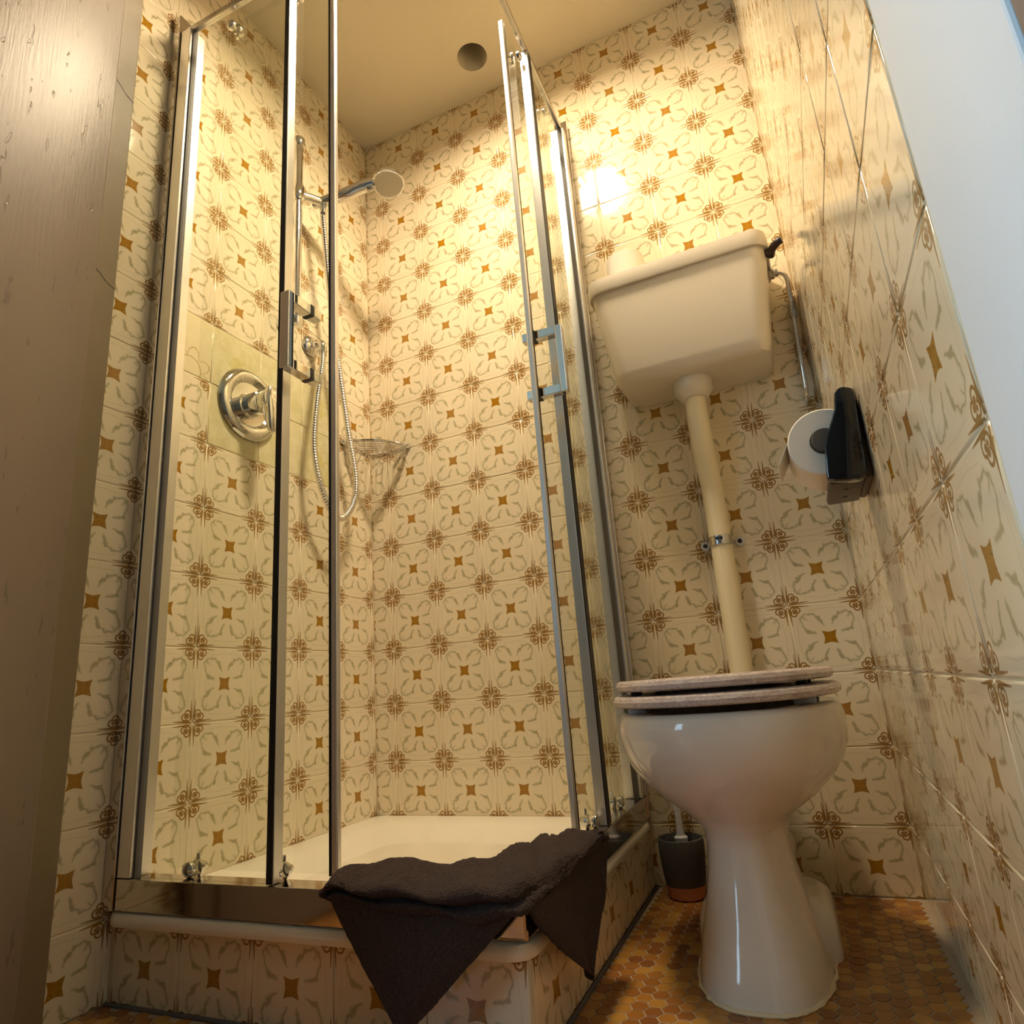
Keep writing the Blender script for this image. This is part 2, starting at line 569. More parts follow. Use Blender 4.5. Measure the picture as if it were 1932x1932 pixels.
# ceiling with the round vent hole cut through it
VENT = (0.5100, -0.1320, 0.047)
def ceiling_mesh():
    bm = bmesh.new()
    n = 48
    ring = [bm.verts.new((VENT[0] + VENT[2] * math.cos(2 * PI * k / n), VENT[1] + VENT[2] * math.sin(2 * PI * k / n), H)) for k in range(n)]
    x0, x1, y0, y1 = -0.12, 1.40, -1.90, 0.12
    out = []
    for k in range(n):
        a = 2 * PI * k / n
        dx, dy = math.cos(a), math.sin(a)
        tt = min(((x1 if dx > 0 else x0) - VENT[0]) / dx if abs(dx) > 1e-6 else 9,
                 ((y1 if dy > 0 else y0) - VENT[1]) / dy if abs(dy) > 1e-6 else 9)
        out.append(bm.verts.new((VENT[0] + dx * tt, VENT[1] + dy * tt, H)))
    for k in range(n):
        j = (k + 1) % n
        bm.faces.new((ring[k], ring[j], out[j], out[k]))
    # rectangle corners beyond the fan
    for cx, cy in ((x0, y0), (x1, y0), (x1, y1), (x0, y1)):
        best = sorted(range(n), key=lambda k: (out[k].co.x - cx) ** 2 + (out[k].co.y - cy) ** 2)[:2]
        i, j = best
        if abs(i - j) == 1 or abs(i - j) == n - 1:
            bm.faces.new((bm.verts.new((cx, cy, H)), out[i], out[j]))
    up = [bm.verts.new((v.co.x, v.co.y, H + 0.22)) for v in ring]
    for k in range(n):
        j = (k + 1) % n
        bm.faces.new((ring[j], ring[k], up[k], up[j]))
    bm.faces.new(up)
    return bm
ceiling = struct('ceiling', ceiling_mesh(), M_CEILING, smooth=True)
# roof slab above, so that no daylight leaks in
struct('ceiling_slab', box((-2.5, -3.6, H + 0.225), (2.4, 0.2, H + 0.30)), M_HALL)

# ---- wall tiles: one object per tile, whole tiles share one mesh
_tile_cache = {}
def tile_mesh(u0, u1, v0, v1, mat):
    key = (round(u0, 4), round(u1, 4), round(v0, 4), round(v1, 4), mat.name)
    if key in _tile_cache: return _tile_cache[key]
    j = JOINT / 2
    lo = [u0 * T + j, v0 * T + j]; hi = [u1 * T - j, v1 * T - j]
    rings = []
    for ins, z in ((0.0, -0.0035), (0.0, -0.0011), (0.0007, -0.0003), (0.0022, 0.0)):
        rings.append([(lo[0] + ins, lo[1] + ins, z), (hi[0] - ins, lo[1] + ins, z),
                      (hi[0] - ins, hi[1] - ins, z), (lo[0] + ins, hi[1] - ins, z)])
    me = bpy.data.meshes.new('tile')
    verts = [p for rg in rings for p in rg]
    faces = []
    for k in range(3):
        for i in range(4):
            jn = (i + 1) % 4
            faces.append((k * 4 + i, k * 4 + jn, k * 4 + 4 + jn, k * 4 + 4 + i))
    faces.append((12, 13, 14, 15))
    me.from_pydata(verts, [], faces)
    uvl = me.uv_layers.new(name='UVMap')
    for lp in me.loops:
        c = me.vertices[lp.vertex_index].co
        uvl.data[lp.index].uv = (c.x / T, c.y / T)
    for p in me.polygons: p.use_smooth = len(p.vertices) == 4 and p.index < 12
    me.materials.append(mat)
    _tile_cache[key] = me
    return me

def lay_tiles(parent, rot, origin, ub, vb, matfun=None):
    """origin = world point of u=v=0, ub / vb = list of (start, a, b): full-tile start and visible span"""
    pw = abs_loc(parent)
    for us, ua, ubb in ub:
        for vs, va, vbb in vb:
            u0, u1 = (ua - us) / T, (ubb - us) / T
            v0, v1 = (va - vs) / T, (vbb - vs) / T
            mat = matfun(us, vs) if matfun else M_TILE
            me = tile_mesh(u0, u1, v0, v1, mat)
            o = bpy.data.objects.new('tile', me)
            COL.objects.link(o)
            o.parent = parent
            tilt = Matrix.Rotation(random.gauss(0, 0.0004), 4, 'X') @ Matrix.Rotation(random.gauss(0, 0.0004), 4, 'Y')
            p = Vector(origin) + rot @ Vector((us, vs, random.uniform(-0.0002, 0.0002)))
            o.matrix_local = Matrix.Translation(p - pw) @ rot.to_4x4() @ tilt

def spans(first, lo, hi):
    out = []
    s = first
    while s < hi - 1e-6:
        a, b = max(s, lo), min(s + T, hi)
        if b - a > 0.004: out.append((s, a, b))
        s += T
    return out

ROT_BACK = Matrix(((1, 0, 0), (0, 0, -1), (0, 1, 0)))        # u=+X v=+Z n=-Y
ROT_LEFT = Matrix(((0, 0, 1), (1, 0, 0), (0, 1, 0)))         # u=+Y v=+Z n=+X
ROT_RIGHT = Matrix(((0, 0, -1), (-1, 0, 0), (0, 1, 0)))      # u=-Y v=+Z n=-X
rows = spans(Z0 - 4 * T, 0.0, H)
lay_tiles(wall_back, ROT_BACK, (0, 0, 0), spans(0.0672 - T, 0.0, W), rows)
def left_mat(us, vs):
    if 1.0 < vs < 1.3 and -0.62 < us < -0.17: return M_TILE_MOTTLED
    if 1.15 < vs < 1.3 and -0.77 < us < -0.70: return M_TILE_DAISY
    return M_TILE
lay_tiles(wall_left, ROT_LEFT, (0, 0, 0), spans(-0.009 - 8 * T, YL, -0.001), rows, left_mat)
lay_tiles(wall_right, ROT_RIGHT, (W, 0, 0), spans(0.090 - T, 0.001, -YR), rows)

# ---- hexagon mosaic floor: the 300 hexagons that show largest are objects, the rest one mesh
SH = 0.0136         # hexagon side (glaze), pitch a little larger
PH = 0.0149
TOILET_C = (1.005, -0.36)
def hex_verts(cx, cy):
    out = []
    for rr, z in ((SH, -0.002), (SH, -0.0005), (SH - 0.0011, 0.0)):
        out.append([(cx + rr * math.cos(PI / 3 * k), cy + rr * math.sin(PI / 3 * k), z) for k in range(6)])
    return out
def hex_faces(b):
    fs = []
    for L_ in range(2):
        for i in range(6):
            j = (i + 1) % 6
            fs.append((b + L_ * 6 + i, b + L_ * 6 + j, b + L_ * 6 + 6 + j, b + L_ * 6 + 6 + i))
    fs.append(tuple(b + 12 + i for i in range(6)))
    return fs
hexes = []
col_i = 0
cx = SH
while cx < W - SH * 0.9:
    cy = -SH - (0 if col_i % 2 == 0 else PH * 0.866)
    while cy > YD - 0.30:
        if not (cx < 0.772 and cy > -0.762):
            hexes.append((cx, cy))
        cy -= PH * math.sqrt(3)
    cx += PH * 1.5
    col_i += 1
def shown_size(h):
    v = Vector((h[0], h[1], 0)) - CAM_C
    dz = v.dot(f)
    if dz <= 0: return 0
    px = 966 + FOCAL_PX * v.dot(r) / dz
    py = 966 + FOCAL_PX * v.dot(d) / dz
    if not (-15 < px < 1947 and -15 < py < 1947): return 0
    # under or behind the toilet foot
    if ((h[0] - 1.005) / 0.09) ** 2 + ((h[1] + 0.36) / 0.17) ** 2 < 1: return 0
    return (-v.z) / v.length ** 3
hexes.sort(key=shown_size, reverse=True)
hme = bpy.data.meshes.new('hexagon_tile')
vs = [p for rg in hex_verts(0, 0) for p in rg]
hme.from_pydata(vs, [], hex_faces(0))
hme.materials.append(M_HEX)
fl = abs_loc(floor)
for hx, hy in hexes[:300]:
    o = bpy.data.objects.new('hexagon_tile', hme)
    COL.objects.link(o)
    o.parent = floor
    o.location = Vector((hx, hy, random.uniform(-0.0003, 0.0002))) - fl
    o.rotation_euler = (random.gauss(0, 0.006), random.gauss(0, 0.006), 0)
vv, ff, rv = [], [], []
for hx, hy in hexes[300:]:
    b = len(vv)
    for rg in hex_verts(hx, hy): vv += rg
    ff += hex_faces(b)
    rv += [random.random()] * 18
sme = bpy.data.meshes.new('hexagon_mosaic')
sme.from_pydata(vv, [], ff)
at = sme.attributes.new('rnd', 'FLOAT', 'POINT')
at.data.foreach_set('value', rv)
sme.materials.append(M_HEX_J)
so = bpy.data.objects.new('hexagon_mosaic', sme)
COL.objects.link(so)
so.parent = floor
so.location = -fl
so['kind'] = 'stuff'

# ---- door side: painted end of the left wall, white right jamb, taupe casing, hall behind the camera
obj('plaster', box((-0.002, -1.4949, 0), (0.0, YL - 0.0005, H), 0), M_HALL, wall_left, smooth=False)
# rebated door leaf standing open on the left
door = empty('door_1', (0.11, -1.21, 0.0), 'taupe gloss painted door leaf standing open on the left', 'door', kind='structure')
DA, DB = Vector((0.0850, -0.9390, 0)), Vector((0.1400, -1.4890, 0))       # face of the leaf: free end, hinge end
dd_ = (DB - DA).normalized(); dn = Vector((-dd_.y, dd_.x, 0))
if dn.x < 0: dn = -dn
def leaf_prism(o0, t0, t1, d0, d1):
    pts_ = [DA + dd_ * t0 + dn * d0, DA + dd_ * t1 + dn * d0, DA + dd_ * t1 + dn * d1, DA + dd_ * t0 + dn * d1]
    return prism([(q.x, q.y) for q in pts_], 'z', 0.008, 2.06, 0.002)
obj('leaf', leaf_prism(None, 0.0, 0.552, 0.0, -0.034), M_PAINT, door, smooth=False)
obj('rebate_lip', leaf_prism(None, -0.0500, -0.0002, -0.012, -0.034), M_PAINT_STRIP, door, smooth=False)
struct('wall_front_left', box((0.0, -1.60, 0), (0.150, -1.4950, H)), M_HALL)
def leaf_pt(t_, dep, z_):
    q = DA + dd_ * t_ + dn * dep
    return (q.x, q.y, z_)
for z_ in (1.690, 1.245):
    obj('paint_crack', tube([leaf_pt(-0.001, -0.0118, z_ + 0.012), leaf_pt(-0.018, -0.0118, z_ + 0.004), leaf_pt(-0.030, -0.0118, z_ - 0.006), leaf_pt(-0.0495, -0.0118, z_ - 0.010)], 0.0007, 5), M_SEAL_DARK, door)
wall_front = struct('wall_front', box((1.40, YD, 0), (2.3, YR, H)), M_HALL)
trim2 = struct('trim_2', box((W, YD, 0), (1.40, YR - 0.0005, H), 0.002), M_JAMB_WHITE)
tag(trim2, 'smooth white door jamb at the end of the tiled right wall', 'door jamb')
trim3 = struct('trim_3', box((W + 0.001, YD - 0.016, 0), (W + 0.085, YD - 0.0002, H - 0.002), 0.003), M_CASING)
tag(trim3, 'taupe casing on the hall side of the white jamb', 'door casing')
struct('wall_hall_near', box((-2.4, -1.70, 0), (-0.0012, -1.6005, H)), M_HALL)
struct('wall_hall_right', box((2.3, -3.5, 0), (2.4, YR, H)), M_HALL)
VY0, VY1, VZ0, VZ1 = -3.24, -2.48, 0.72, 2.14
bm = bmesh.new()
add_box(bm, (-2.5, -3.5, 0), (-2.4, VY0, H)); add_box(bm, (-2.5, VY1, 0), (-2.4, -1.6, H))
add_box(bm, (-2.5, VY0, 0), (-2.4, VY1, VZ0)); add_box(bm, (-2.5, VY0, VZ1), (-2.4, VY1, H))
struct('wall_hall_left', bm, M_HALL)
wf = empty('added_window', (-2.45, -2.86, VZ0), kind='structure')  # unseen second window, added so that the right jamb is lit
bm = bmesh.new()
for a, b in (((-2.47, VY0, VZ0), (-2.42, VY0 + 0.05, VZ1)), ((-2.47, VY1 - 0.05, VZ0), (-2.42, VY1, VZ1)),
             ((-2.47, VY0, VZ0), (-2.42, VY1, VZ0 + 0.05)), ((-2.47, VY0, VZ1 - 0.05), (-2.42, VY1, VZ1))):
    add_box(bm, a, b)
obj('window_frame', bm, M_JAMB_WHITE, wf, smooth=False)
obj('pane', box((-2.448, VY0 + 0.04, VZ0 + 0.04), (-2.442, VY1 - 0.04, VZ1 - 0.04)), M_GLASS, wf, smooth=False)
# far hall wall with the window opening
WX0, WX1, WZ0, WZ1 = -1.40, -0.64, 0.72, 2.14
bm = bmesh.new()
add_box(bm, (-2.5, -3.5, 0), (WX0, -3.4, H)); add_box(bm, (WX1, -3.5, 0), (2.4, -3.4, H))
add_box(bm, (WX0, -3.5, 0), (WX1, -3.4, WZ0)); add_box(bm, (WX0, -3.5, WZ1), (WX1, -3.4, H))
struct('wall_hall_far', bm, M_HALL)
wf = empty('window_1', (-1.02, -3.45, WZ0), kind='structure')
bm = bmesh.new()
for a, b in (((WX0, -3.47, WZ0), (WX0 + 0.05, -3.42, WZ1)), ((WX1 - 0.05, -3.47, WZ0), (WX1, -3.42, WZ1)),
             ((WX0, -3.47, WZ0), (WX1, -3.42, WZ0 + 0.05)), ((WX0, -3.47, WZ1 - 0.05), (WX1, -3.42, WZ1))):
    add_box(bm, a, b)
obj('window_frame', bm, M_JAMB_WHITE, wf, smooth=False)
obj('pane', box((WX0 + 0.04, -3.448, WZ0 + 0.04), (WX1 - 0.04, -3.442, WZ1 - 0.04)), M_GLASS, wf, smooth=False)
struct('floor_hall', box((-2.5, -3.5, -0.10), (2.4, -1.9005, -0.0005)), M_HALLFLOOR)
struct('floor_hall_right', box((1.4005, -1.9, -0.10), (2.4, YR, -0.0005)), M_HALLFLOOR)
bm = bmesh.new()
add_box(bm, (-2.5, -3.5, H), (2.4, -1.9005, H + 0.2)); add_box(bm, (1.4005, -1.9, H), (2.4, YR, H + 0.2))
struct('ceiling_hall', bm, M_CEILING)

# ------------------------------------------------------------------ ceiling lamp
LX, LY = 0.690, -0.560
lamp = empty('ceiling_lamp', (LX, LY, H), 'round white opal glass ceiling lamp above the shower', 'lamp')
obj('rim', lathe((LX, LY, H - 0.0005), (0, 0, -1), [(0.120, 0), (0.130, 0.003), (0.133, 0.010), (0.133, 0.066), (0.129, 0.072), (0.117, 0.072), (0.114, 0.067), (0.114, 0.046)], 48), M_PLASTIC, lamp)  # unseen deep rim, added to hold lamp light off the upper walls
obj('diffuser', lathe((LX, LY, H - 0.046), (0, 0, -1), [(0.113, 0.0), (0.110, 0.004), (0.080, 0.010), (0.050, 0.013), (0.004, 0.015)], 40), M_LAMP, lamp)

# ------------------------------------------------------------------ shower: tiled plinth, tray, enclosure
def warp(v):
    """the shower stands slightly out of square in the room"""
    u, w = v.x / 0.77, -v.y / 0.77
    return Vector((0.752 * u + 0.016 * u * w, -0.768 * w + 0.018 * u * w, v.z))

PX, PY, PZ = 0.764, -0.752, 0.116
plb = bmesh.new()
add_box(plb, (0.0005, PY + 0.0025, 0), (PX - 0.0025, PY + 0.0225, PZ))
add_box(plb, (PX - 0.0225, PY + 0.0225, 0), (PX - 0.0025, -0.0005, PZ))
plinth = obj('shower_plinth', plb, M_GROUT, smooth=False, warp=warp)
tag(plinth, 'low plinth faced with ornate tiles carrying the shower tray', 'plinth')
def warp_rot(p, base):
    """tile matrix that follows the warped plinth face"""
    e = 1e-3
    o = warp(Vector(p)); ux = (warp(Vector(p) + base @ Vector((e, 0, 0))) - o).normalized()
    n = ux.cross(Vector((0, 0, 1))).normalized()
    return o, Matrix((ux, Vector((0, 0, 1)), n)).transposed()
def plinth_tiles(base, start, ub):
    pw = abs_loc(plinth)
    for us, ua, ue in ub:
        me = tile_mesh((ua - us) / T, (ue - us) / T, 0.022 / T, (PZ + 0.019) / T, M_TILE)
        o = bpy.data.objects.new('tile', me)
        COL.objects.link(o); o.parent = plinth
        p0 = Vector(start) + base @ Vector((us, 0, 0))
        q, rm = warp_rot(p0, base)
        o.matrix_local = Matrix.Translation(q + Vector((0, 0, -0.020)) - pw) @ rm.to_4x4()
plinth_tiles(ROT_BACK, (0, PY, 0), [(0.010 + T * k, 0.010 + T * k, min(0.010 + T * (k + 1), PX)) for k in range(5)])
plinth_tiles(ROT_LEFT, (PX, 0, 0), [(-0.745 + T * k, -0.745 + T * k, min(-0.745 + T * (k + 1), -0.001)) for k in range(5)])
bm = bmesh.new()
add_tube(bm, [(0.004, PY - 0.002, 0.001), (PX + 0.003, PY - 0.002, 0.001)], 0.0034, 8)
add_tube(bm, [(PX + 0.003, PY - 0.002, 0.001), (PX + 0.003, -0.004, 0.001)], 0.0034, 8)
obj('sealant_joint', bm, M_SEAL_DARK, plinth, warp=warp)

def tray_mesh():
    bm = bmesh.new()
    o = 0.772
    lp = []
    for ins, z, rad in ((0.008, 0.117, 0.030), (0.002, 0.119, 0.032), (0.0, 0.124, 0.034), (0.0, 0.130, 0.034), (0.003, 0.137, 0.032),
                        (0.009, 0.141, 0.030), (0.016, 0.142, 0.028), (0.046, 0.140, 0.03), (0.075, 0.134, 0.05),
                        (0.12, 0.124, 0.07), (0.18, 0.115, 0.08), (0.25, 0.110, 0.08), (0.33, 0.107, 0.05)):
        lp.append(rrect(0.001 + (ins if ins > 0.03 else 0), -o + ins, o - ins, -0.001 - (ins if ins > 0.03 else 0), rad if ins > 0.03 else rad, z, 6))
    loft(bm, lp)
    return bm
tray = obj('shower_tray', tray_mesh(), M_TRAY, warp=warp)
tag(tray, 'square white enamel shower tray with rounded rim on the tiled plinth', 'shower tray')

enc = empty('shower_enclosure', (0.37, -0.37, 0.142), 'square corner glass shower enclosure with chrome frame and two sliding doors', 'shower enclosure')
ZB, ZR, ZG = 0.1424, 0.190, 2.036
GF = -0.757         # plane of the fixed front glass, in the shower's own square; the side glass lies at +0.757
GD = -0.738         # plane of the sliding doors

def side(bm_):
    """mirror a front-side mesh to the right-hand side of the enclosure (swap x and -y)"""
    for v in bm_.verts:
        v.co = Vector((-v.co.y, -v.co.x, v.co.z))
    return bm_

def half(is_right):
    def o(name, bm, mat, parent=enc, **k):
        return obj(name, side(bm) if is_right else bm, mat, parent, warp=warp, **k)
    fe = 0.357 if not is_right else 0.338        # free edge of the fixed pane
    de = 0.459 if not is_right else 0.455        # leading edge of the door
    dt = de - 0.345
    # profile on the wall and the post inside it
    o('wall_profile', box((0.0015, -0.773, ZB), (0.026, -0.735, 2.090), 0.001), M_RAIL, smooth=False)
    post = o('post', box((0.0285, -0.769, ZB + 0.049), (0.058, -0.728, ZG + 0.002), 0.001), M_ALU, smooth=False)
    o('seal', box((0.0582, -0.7625, ZR), (0.062, -0.7505, ZG), 0), M_SEAL_DARK, post, smooth=False)
    # rails
    o('bottom_rail', box((0.0285, -0.7695, ZB), (0.757 if not is_right else 0.7285, -0.729, ZR), 0.0015), M_RAIL, smooth=False)
    o('top_rail', box((0.0285, GF - 0.007, ZG), (0.757 if not is_right else 0.7485, GF + 0.006, ZG + 0.016), 0.002), M_CHROME_DULL, smooth=False)
    # fixed pane with edge profile
    fx = o('fixed_pane', box((0.056, GF - 0.0025, ZR), (fe - 0.004, GF + 0.0025, ZG), 0), M_GLASS, smooth=False)
    bl = 0.011 if not is_right else 0.024
    o('edge_profile', box((fe - bl, GF - 0.006, ZR + 0.001), (fe + 0.001, GF + 0.0145, ZG - 0.001), 0.001), M_ALU, fx, smooth=False)
    o('black_strip', box((fe - bl, GF - 0.0080, ZR + 0.001), (fe + 0.0004, GF - 0.0061, ZG - 0.001), 0), M_RUBBER, fx, smooth=False)  # black strip covering the outer face of the edge profile
    # sliding door
    dr = o('sliding_door', box((dt, GD - 0.0025, ZR + 0.012), (de - 0.004, GD + 0.0025, ZG - 0.020), 0), M_GLASS, smooth=False)
    o('edge_profile', box((de - 0.010, GD - 0.0055, ZR + 0.010), (de + 0.002, GD + 0.0055, ZG - 0.018), 0.002), M_ALU, dr, smooth=False)
    o('black_strip', box((de - 0.0128, GD - 0.006, ZR + 0.010), (de - 0.0102, GD + 0.006, ZG - 0.018), 0), M_RUBBER, dr, smooth=False)
    # C-shaped square-bar handle through the glass
    hx = 0.394 if not is_right else 0.420
    bm = bmesh.new()
    for z0 in (1.023, 1.157):
        add_box(bm, (hx - 0.010, GD - 0.050, z0), (hx + 0.010, GD - 0.004, z0 + 0.020), 0.0015)
        add_box(bm, (hx - 0.010, GD + 0.004, z0), (hx + 0.010, GD + 0.026, z0 + 0.020), 0.0015)
    add_box(bm, (hx - 0.010, GD - 0.064, 1.023), (hx + 0.010, GD - 0.0495, 1.177), 0.0015)
    o('handle', bm, M_CHROME, dr, smooth=False)
    for z0 in (1.023, 1.157):
        o('handle_washer', box((hx - 0.0108, GD - 0.0045, z0 - 0.0008), (hx + 0.0108, GD + 0.0045, z0 + 0.0208)), M_RUBBER, dr, smooth=False)
    # rollers
    xs = (dt + 0.052, de - 0.112) if not is_right else (dt + 0.055, de - 0.098)
    for xx in xs:
        for zz, up in ((ZR + 0.012, 1), (ZG - 0.030, -1)):
            ro = o('roller', lathe((xx, GD - 0.004, zz), (0, -1, 0), [(0.0115, 0), (0.0125, 0.003), (0.0115, 0.008), (0.007, 0.0115), (0.001, 0.0125)], 18), M_CHROME, dr)
            bm = bmesh.new()
            add_lathe(bm, (xx + 0.004, GD + 0.003, zz), (0, 1, 0), [(0.0125, 0), (0.0125, 0.006), (0.010, 0.008), (0.006, 0.018), (0.001, 0.020)], 18)
            add_tube(bm, [(xx, GD + 0.010, zz + up * 0.008), (xx, GD + 0.010, zz + up * 0.021)], 0.0032, 8)
            o('roller_pin', bm, M_CHROME, ro)
half(False)
half(True)
# corner blocks where the rails meet
obj('corner_block', box((0.7285, -0.7705, ZB), (0.7705, -0.7285, ZR + 0.001), 0.004), M_RAIL, enc, smooth=False, warp=warp)
obj('corner_block', box((0.7475, -0.7665, ZG - 0.002), (0.7665, -0.7475, ZG + 0.018), 0.003), M_CHROME, enc, smooth=False, warp=warp)

# ------------------------------------------------------------------ shower fittings on the left wall
VY, VZ = -0.4976, 1.164
valve = empty('shower_valve', (0, VY, VZ - 0.09), 'round chrome shower mixer with paddle lever on mottled tiles', 'mixer valve')
obj('escutcheon', lathe((0.0008, VY, VZ), (1, 0, 0), [(0.090, 0), (0.091, 0.004), (0.086, 0.011), (0.078, 0.016), (0.068, 0.016), (0.060, 0.011), (0.055, 0.007), (0.030, 0.006)], 56), M_CHROME, valve)
obj('hub', lathe((0.006, VY, VZ - 0.004), (1, 0, 0), [(0.033, 0), (0.033, 0.004), (0.029, 0.005), (0.029, 0.044), (0.026, 0.046), (0.026, 0.068), (0.024, 0.072), (0.002, 0.073)], 32), M_CHROME, valve)
bm = bmesh.new()
lv = []
for z, hw, x0, x1 in ((VZ + 0.030, 0.006, 0.066, 0.078), (VZ + 0.026, 0.016, 0.062, 0.082), (VZ + 0.010, 0.021, 0.060, 0.086),
                      (VZ - 0.020, 0.021, 0.058, 0.088), (VZ - 0.055, 0.017, 0.064, 0.088), (VZ - 0.082, 0.012, 0.070, 0.086), (VZ - 0.088, 0.005, 0.074, 0.083)):
    lv.append(rrect(x0, VY + 0.004 - hw, x1, VY + 0.004 + hw, 0.008, z, 5))
loft(bm, lv)
obj('lever', bm, M_CHROME, valve)

RX, RY = 0.050, -0.388
rail = empty('shower_rail', (RX, RY, 1.43), 'vertical chrome slide rail beside the hand shower', 'slide rail')
obj('bar', tube([(RX, RY, 1.43), (RX, RY, 2.035)], 0.0112, 18), M_CHROME, rail)
for zz in (2.030, 1.440):
    bm = bmesh.new()
    add_lathe(bm, (0.0008, RY, zz), (1, 0, 0), [(0.020, 0), (0.021, 0.006), (0.015, 0.014), (0.013, 0.030), (0.013, 0.052)], 22)
    add_lathe(bm, (RX, RY, zz - 0.012), (0, 0, 1), [(0.0145, 0), (0.0170, 0.006), (0.0170, 0.022), (0.011, 0.030), (0.001, 0.032)], 22)
    obj('bracket', bm, M_CHROME, rail)
SZ = 1.850
slider = bmesh.new()
add_lathe(slider, (RX, RY, SZ - 0.024), (0, 0, 1), [(0.0155, 0), (0.0175, 0.004), (0.0175, 0.044), (0.0155, 0.048)], 22)
add_tube(slider, [(RX, RY + 0.006, SZ), (RX + 0.016, RY + 0.030, SZ + 0.002), (RX + 0.030, RY + 0.056, SZ + 0.003)], 0.0125, 16)
obj('slider', slider, M_CHROME, rail)

SO = Vector((0.086, -0.322, 1.858))      # socket that holds the hand shower
hs = empty('hand_shower', SO, 'chrome hand shower with round grey spray face on the slide rail', 'hand shower')
axis = Vector((0.897, 0.371, 0.242)).normalized()
hp = catmull([SO - axis * 0.034, SO, SO + axis * 0.07 + Vector((0, 0, 0.004)), SO + axis * 0.12 + Vector((0, 0, 0.012)), SO + axis * 0.165 + Vector((0, 0, 0.012))], 6)
nn = len(hp)
obj('handle', tube(hp, 0.01, 18, True, [0.0125 + 0.0060 * min(1, i / (nn * 0.45)) - 0.005 * max(0, i / nn - 0.75) * 4 for i in range(nn)]), M_CHROME, hs)
fn = Vector((0.20, -0.16, -0.965)).normalized()
HC = SO + axis * 0.196 + Vector((0, 0, 0.010)) + fn * 0.014
obj('head', lathe(HC - fn * 0.022, fn, [(0.004, -0.008), (0.018, -0.007), (0.034, 0.002), (0.0445, 0.014), (0.0465, 0.022), (0.0455, 0.027), (0.0425, 0.028)], 40), M_CHROME, hs)
obj('spray_face', lathe(HC - fn * 0.022, fn, [(0.0423, 0.0275), (0.041, 0.0300), (0.001, 0.0308)], 40), M_SHADE_PLASTIC, hs)
obj('mode_lever', lathe(HC - axis * 0.066 + Vector((0.0, -0.004, -0.004)), axis, [(0.006, 0), (0.009, 0.006), (0.009, 0.022), (0.006, 0.028)], 14), M_CHROME_DULL, hs)
bm = lathe(SO - Vector((0.002, 0.0, 0.040)), (0.05, 0.02, 1), [(0.0085, 0), (0.0105, 0.003), (0.0105, 0.014), (0.0125, 0.020), (0.0135, 0.044), (0.011, 0.052)], 18)
obj('hose_nut', bm, M_CHROME, hs)

hose_pts = catmull([(0.084, -0.322, 1.815), (0.080, -0.315, 1.78), (0.068, -0.264, 1.515), (0.062, -0.194, 1.209), (0.060, -0.154, 1.06), (0.060, -0.170, 0.973),
                    (0.060, -0.228, 0.922), (0.060, -0.288, 0.972), (0.060, -0.327, 1.085), (0.060, -0.318, 1.227), (0.058, -0.296, 1.340), (0.050, -0.284, 1.392)], 60)
# resample at even steps so that the metal coils are even
acc = [0.0]
for a, b in zip(hose_pts[:-1], hose_pts[1:]): acc.append(acc[-1] + (b - a).length)
step = 0.0025
pts, k = [], 0
s = 0.0
while s < acc[-1]:
    while acc[k + 1] < s: k += 1
    t_ = (s - acc[k]) / max(acc[k + 1] - acc[k], 1e-9)
    pts.append(hose_pts[k].lerp(hose_pts[k + 1], t_))
    s += step
hose = obj('shower_hose', tube(pts, 0.0075, 10, True, [0.0092 if i % 3 else 0.0072 for i in range(len(pts))]), M_CHROME, angle=70)
tag(hose, 'ribbed chrome shower hose hanging in a long loop', 'hose')

EY, EZ = -0.282, 1.430
elbow = empty('wall_elbow', (0, EY, EZ), 'chrome wall elbow feeding the shower hose', 'wall outlet')
obj('rosette', lathe((0.0008, EY, EZ), (1, 0, 0), [(0.030, 0), (0.031, 0.004), (0.026, 0.012), (0.016, 0.017), (0.013, 0.018)], 32), M_CHROME, elbow)
obj('spout', tube(catmull([(0.010, EY, EZ), (0.032, EY - 0.001, EZ + 0.002), (0.048, EY - 0.002, EZ - 0.010), (0.051, EY - 0.002, EZ - 0.034)], 6), 0.0115, 16), M_CHROME, elbow)
obj('nut', lathe((0.051, EY - 0.002, EZ - 0.046), (0, 0, 1), [(0.0095, 0), (0.0105, 0.002), (0.0105, 0.016), (0.0095, 0.018)], 12), M_CHROME_DULL, elbow)

# corner wire basket
BZ, BR = 1.182, 0.136
basket = empty('wire_basket', (0, 0, BZ - 0.025), 'chrome wire soap basket in the shower corner', 'basket')
def arc(rad, z, n=22, a0=0.03, a1=0.97):
    return [(rad * math.sin(PI / 2 * (a0 + (a1 - a0) * k / n)) + 0.003, -rad * math.cos(PI / 2 * (a0 + (a1 - a0) * k / n)) - 0.003, z) for k in range(n + 1)]
obj('rim_wire', tube(arc(BR, BZ), 0.0028, 8), M_CHROME, basket)
for i in range(7):
    obj('side_wire', tube(arc(0.1355 - 0.0009 * i, BZ - 0.0052 * (i + 1)), 0.0016, 6), M_CHROME, basket)
for i in range(13):
    a = PI / 2 * (i + 0.5) / 13
    e = Vector((0.129 * math.sin(a) + 0.003, -0.129 * math.cos(a) - 0.003, BZ - 0.0375))
    # floor wires run parallel to the diagonal towards the corner walls
    dirv = Vector((-1, 1, 0)).normalized()
    t_ = min((e.x - 0.004) / -dirv.x, (-0.004 - e.y) / dirv.y)
    if t_ > 0.01:
        obj('floor_wire', tube([e + Vector((0, 0, 0.006)), e, e + dirv * t_], 0.0014, 6), M_CHROME_DULL, basket)
bm = bmesh.new()
add_tube(bm, [(0.004, -BR, BZ), (0.004, -0.008, BZ)], 0.0022, 8); add_tube(bm, [(0.008, -0.004, BZ), (BR, -0.004, BZ)], 0.0022, 8)
